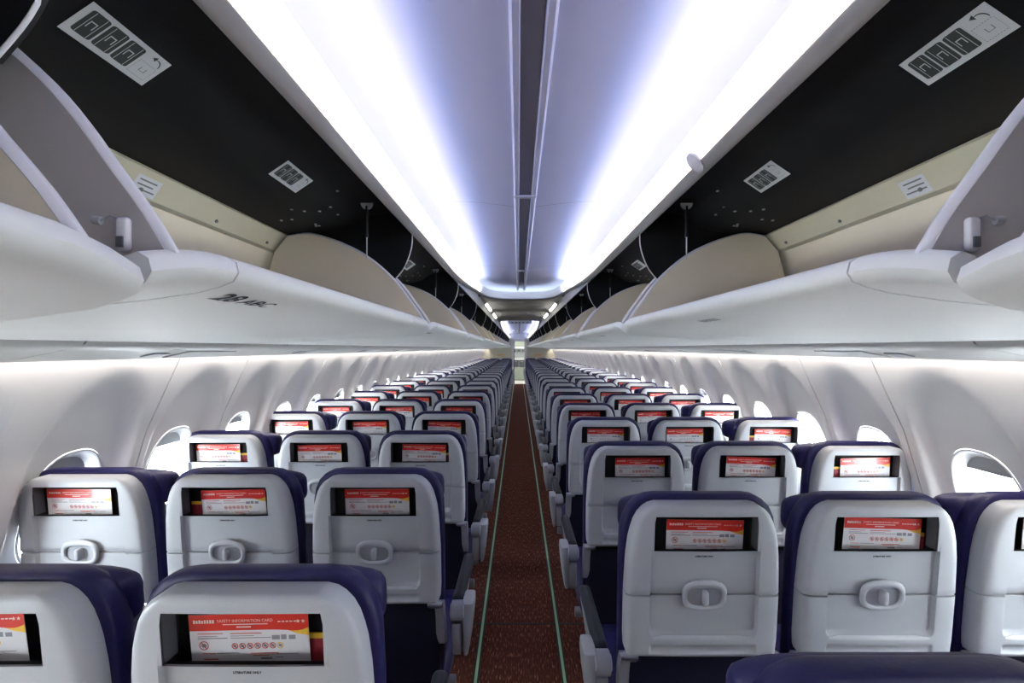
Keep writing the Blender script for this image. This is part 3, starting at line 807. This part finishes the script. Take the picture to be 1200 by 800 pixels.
def bar(m, x, z, w, h): m.add([cf(x, z), cf(x+w, z), cf(x+w, z+h), cf(x, z+h)], [(0, 1, 2, 3)])
rnd = random.Random(5)
for k in range(8):
    hh = rnd.choice([.004, .0055, .0065]); bar(m, -.098+.0048*k, CHT-.0160, .0034, hh)
bar(m, -.046, CHT-.0195, .08, .0016); bar(m, -.022, CHT-.0250, .026, .0025)
for k in range(5): bar(m, .052+.007*k, CHT-.016, .005, .0022)
for k in range(2):
    x, z = .088+.009*k, CHT-.015
    m.add([cf(x+.004*math.cos(a)*(1 if i % 2 == 0 else .45), z+.004*math.sin(a)*(1 if i % 2 == 0 else .45)) for i, a in enumerate([math.pi/2+math.pi*j/5 for j in range(10)])], [tuple(range(10))])
CARD_LOGO = m.mesh('header_print', 'card_print_white')
SH = -.0135          # the body print hangs below the red band
def ring(m, x, z, r, t=.0016, n=18):
    m.loft([[cf(x+q*math.cos(2*math.pi*k/n), z+q*math.sin(2*math.pi*k/n)) for k in range(n)] for q in (r, r-t)], closed=True)
    c, s_ = math.cos(.8), math.sin(.8)
    m.add([cf(x-r*c*.85, z+r*s_*.85), cf(x-r*c*.85+.0012, z+r*s_*.85+.0012), cf(x+r*c*.85, z-r*s_*.85), cf(x+r*c*.85-.0012, z-r*s_*.85-.0012)], [(0, 1, 2, 3)])
m = MB(); ring(m, 0, 0, .0085); CARD_BIG = m.mesh('warning_icon', 'card_print_red')
m = MB(); ring(m, 0, 0, .0058, .0014); CARD_ICON = m.mesh('warning_icon', 'card_print_red')
CARD_ICON_Y = CARD_ICON.copy(); CARD_ICON_Y.materials.clear(); CARD_ICON_Y.materials.append(MATS['card_yellow'])
for me_ in (CARD_BIG, CARD_ICON, CARD_ICON_Y):
    for v in me_.vertices: v.co.z -= SH
m = MB()
bar(m, -.092, .0955, .045, .0014); bar(m, -.034, .0950, .056, .0016); bar(m, -.086, .058, .024, .0014); bar(m, -.084, .047, .026, .0022); bar(m, .0, .057, .05, .0016); bar(m, .004, .053, .03, .0014)
CARD_RED = m.mesh('red_print', 'card_print_red')
m = MB()
for k in range(7): m.add([cf(-.027+.0135*k+.003*math.cos(a)*1.1, .072+.0026*math.sin(a)) for a in [2*math.pi*j/8 for j in range(8)]], [tuple(range(8))])
m.add([cf(-.082+.0048*math.cos(a), .074+.0038*math.sin(a)) for a in [2*math.pi*j/10 for j in range(10)]], [tuple(range(10))])
for x, z, w, h in ((-.092, .0905, .035, .0012), (-.092, .0865, .053, .0018), (-.034, .0905, .042, .0012), (-.034, .0865, .072, .0014), (.040, .083, .014, .008), (.056, .083, .010, .009), (.070, .083, .012, .008),
                   (-.060, .058, .040, .0016), (.046, .055, .04, .0014), (-.090, .042, .03, .0016), (-.052, .0425, .05, .0012), (.018, .046, .020, .004), (.044, .049, .014, .0014)):
    bar(m, x, z, w, h)
CARD_GREY = m.mesh('text_print', 'card_print_grey')
bk = MB().box(-.05, .05, 0, .003, 0, .068, 0).box(-.05, .05, 0, .003, .068, .078, 1)
BOOKLET = bk.mesh('booklet', ['booklet_red', 'booklet_yellow'])

def seat_parts(t, pos, aisle_dir, near, s):
    g = lambda n, key=None, par=t, loc=(0, 0, 0): obj(n, SM[key or n], par, loc)
    g('back_cushion'); g('headrest', 'headrest_wide' if pos == 'window' else 'headrest'); up = g('upper_shell'); tr = g('tray_table'); pk = g('literature_pocket'); obj('pocket_frame', SM['pocket_frame'], pk)
    g('rear_skirt'); g('seat_cushion')
    if near < 14:
        g('tray_bar')
        ring_ = obj('latch_ring', SM['latch_ring'], tr); obj('latch_dish', SM['latch_dish'], tr); obj('latch_knob', SM['latch_knob'], tr)
        for q in (-1, 1):
            ta = g('tray_arm', loc=(q*.207, -.004, 0)); obj('tray_hinge', SM['tray_hinge'], ta, (-q*.012, .002, 0))
    if near < 6: obj('lettering', SM['placard_text'], up)
    if pos == 'aisle':
        a = g('armrest', 'arm_pad', loc=(aisle_dir*.262, 0, 0))
        for n in ('arm_pivot', 'arm_ring', 'arm_side'): obj(n, SM[n], a)
        c = obj('arm_cover', SM['arm_cover'], a, (aisle_dir*.030, 0, 0))
        if aisle_dir < 0: c.scale.x = -1
        g('leg', loc=(aisle_dir*.10, 0, 0))
    if pos == 'middle':
        for q in (-1, 1): g('armrest', 'middle_arm', loc=(q*.2413, 0, 0))
    if pos == 'window': g('leg', loc=(0, 0, 0))
    g('cross_beam')

PITCH, XP = .729, .4826
# horizontal shift of the card in its pocket and of a booklet edge, row by row from the rear; (column -> list)
CARDX = {('L', 'aisle'): [-.005, .004, .012, -.004, .0, .01], ('L', 'middle'): [-.03, .012, -.01, .005, .01, 0], ('L', 'window'): [0, -.02, -.02, -.012, -.01, 0],
         ('R', 'aisle'): [0, .008, .018, .004, -.01, .01], ('R', 'middle'): [0, .012, .008, -.014, .0, .01], ('R', 'window'): [0, .06, .02, .012, .01, .0]}
BOOK = {('L', 'aisle'): {0: .092, 2: .09}, ('L', 'middle'): {1: -.085}, ('L', 'window'): {2: .085, 1: .02}, ('R', 'window'): {2: -.085, 3: -.09}, ('R', 'aisle'): {3: .02}, ('R', 'middle'): {1: .088}}
for side, s, d_first, rows_n in (('L', -1, .845, 26), ('R', 1, .576, 27)):
    stxt = '28 ABC sign side' if s < 0 else 'side facing 28 ABC'
    for i in range(rows_n):
        Dp = d_first + PITCH*i
        for k, pos in enumerate(('aisle', 'middle', 'window')):
            x = AX + .008 + s*(.488 + XP*k)
            if i < 16:
                rtx = '%s row from the rear' % ORD[i] if i else 'rearmost row'
                lab = 'white-shelled navy %s seat, %s, %s' % (pos, rtx, stxt)
                clab = 'red-topped safety card, %s seat pocket, %s, %s' % (pos, rtx, stxt)
            else:
                lab = 'white-shelled navy %s seat in the distant forward rows, %s' % (pos, stxt)
                clab = 'red-topped safety card in distant forward %s seat, %s' % (pos, stxt)
            t = thing('passenger_seat', lab, 'seat', (x, Dp+.020, 0), '%s seats, %s' % (pos, stxt))
            seat_parts(t, pos, -s, i, s)
            # card in the pocket
            lst = CARDX[(side, pos)]
            cx = lst[i] if i < len(lst) else random.uniform(-.02, .02)
            cx = max(-.026, min(.026, cx)); tilt = random.uniform(-2.0, 2.0)
            zc = .964 + random.uniform(-.003, .003)
            yc = Dp + .020 - (zc-ZB)*LEAN + .008
            c = obj('safety_card', CARD, None, (x+cx, yc, zc), (math.atan(LEAN), math.radians(tilt), 0))
            tag(c, clab, 'safety card', 'safety cards, %s seats, %s' % (pos, stxt))
            if i < 7:
                tag(obj('red_print', CARD_RED, c), kind='stuff'); tag(obj('text_print', CARD_GREY, c), kind='stuff'); obj('title_print', CARD_TITLE, c); tag(obj('header_print', CARD_LOGO, c), kind='stuff')
            if i < 3:
                obj('warning_icon', CARD_BIG, c, (-.082, 0, .074+SH))
                for q in range(7): obj('warning_icon', CARD_ICON_Y if q == 6 else CARD_ICON, c, (-.027+.0135*q, 0, .072+SH))
            if i in BOOK.get((side, pos), {}):
                bxo = max(-.086, min(.086, BOOK[(side, pos)][i]))
                b = obj('booklet', BOOKLET, None, (x+bxo, Dp+.020-(.962-ZB)*LEAN+.014, .962), (math.atan(LEAN), 0, 0))
                tag(b, 'yellow-edged booklet tucked beside the card, %s seat, %s' % (pos, rtx) , 'booklet', 'booklets in seat pockets')

# ------------------------------------------------------------------ front bulkhead, doorway and galley beyond, aft wall
wf = tag(obj('wall_front', None), 'cream front bulkhead with a narrow doorway at the aisle', 'wall', kind='structure')
DW = .285
top = H + .62
for s in (-1, 1):
    obj('bulkhead_panel', MB().box(min(s*DW, s*1.78), max(s*DW, s*1.78), Y1, Y1+.05, 0, 2.25).mesh('bp', 'bulkhead_cream'), wf)
    obj('emblem', MB().add([(s*.80+.16*math.cos(a), Y1-.003, 1.26+.05*math.sin(a)) for a in [2*math.pi*k/20 for k in range(20)]], [tuple(range(20))]).mesh('em', 'emblem_orange'), wf)
    obj('door_post', MB().box(min(s*(DW-.05), s*(DW+.05)), max(s*(DW-.05), s*(DW+.05)), Y1-.03, Y1+.08, 0, 1.96, b=.01).mesh('dp', 'galley_white'), wf)
obj('header', MB().box(-DW-.05, DW+.05, Y1-.03, Y1+.08, 1.86, 2.25).mesh('hd', 'galley_white'), wf)
obj('door_seal', MB().box(-DW+.05, -DW+.085, Y1+.08, Y1+.12, 0, 1.86).mesh('ds', 'galley_dark'), wf)
tag(obj('wall_back', MB().box(-1.78, 1.78, Y0-.15, Y0-.1, 0, 2.3).mesh('wb', 'aft_grey')), 'unseen dark grey aft wall closing the cabin', 'wall', kind='structure')  # behind the camera; set close and darkened to dim the near seats
for s, nm in ((-1, 'wall_galley_left'), (1, 'wall_galley_right')):
    tag(obj(nm, MB().box(min(s*.9, s*.95), max(s*.9, s*.95), Y1+.05, 23.3, 0, 2.25).mesh('wg', 'galley_white')), 'white galley side wall beyond the doorway', 'wall', 'galley side walls', 'structure')
tag(obj('ceiling_galley', MB().box(-.95, .95, Y1+.05, 23.3, 2.2, 2.25).mesh('cg', 'galley_white')), 'white galley ceiling beyond the doorway', 'ceiling', kind='structure')
tag(obj('floor_galley', MB().box(-.9, .9, Y1+.06, 23.2, 0, .004).mesh('fg', 'galley_floor')), 'pale galley floor beyond the doorway', 'floor', kind='structure')
tl = thing('galley_light', 'bright lamp in the galley ceiling beyond the doorway', 'lamp', (0, 21.8, 2.195))
obj('frame', MB().box(-.42, .42, -.17, .17, -.008, .005, b=.004).mesh('f', 'galley_white'), tl)
obj('diffuser', MB().box(-.38, .38, -.14, .14, -.012, -.008).mesh('d', 'led_galley'), tl)
gu = thing('galley_unit', 'grey-green galley cupboard stack with steel ovens beyond the doorway', 'galley', (0, 22.75, 0))
obj('lower_cupboard', MB().box(-.6, .6, 0, .4, 0.02, .62).mesh('l', 'galley_green'), gu)
for k in range(2):
    ap = obj('trolley', MB().box(-.29+.30*k, -.02+.30*k, -.02, .02, .66, .98, b=.01).mesh('a', 'galley_dark'), gu)
    obj('handle', MB().box(-.22+.30*k, -.09+.30*k, -.035, -.02, .90, .92).mesh('h', 'galley_steel'), ap)
obj('unit_body', MB().box(-.6, .6, .02, .4, .62, 1.0).mesh('u', 'galley_steel'), gu)
obj('worktop', MB().box(-.6, .6, -.05, .4, 1.0, 1.04).mesh('w', 'galley_white'), gu)
obj('splash_panel', MB().box(-.6, .6, .3, .4, 1.04, 1.3).mesh('w', 'galley_white'), gu)
for k in range(3):
    ov = obj('oven', MB().box(-.33+.23*k, -.13+.23*k, -.01, .38, 1.32, 1.55, b=.01).mesh('o', 'galley_steel'), gu)
    obj('oven_window', MB().box(-.31+.23*k, -.15+.23*k, -.016, -.01, 1.38, 1.50).mesh('o', 'galley_dark'), ov)
obj('upper_cupboard', MB().box(-.6, .6, 0, .4, 1.62, 2.18).mesh('l', 'galley_green'), gu)
obj('shelf', MB().box(-.6, .6, -.02, .4, 1.56, 1.62).mesh('l', 'galley_white'), gu)
tag(obj('wall_galley_back', MB().box(-.95, .95, 23.2, 23.3, 0, 2.25).mesh('gb', 'galley_white')), 'white wall at the back of the galley', 'wall', kind='structure')
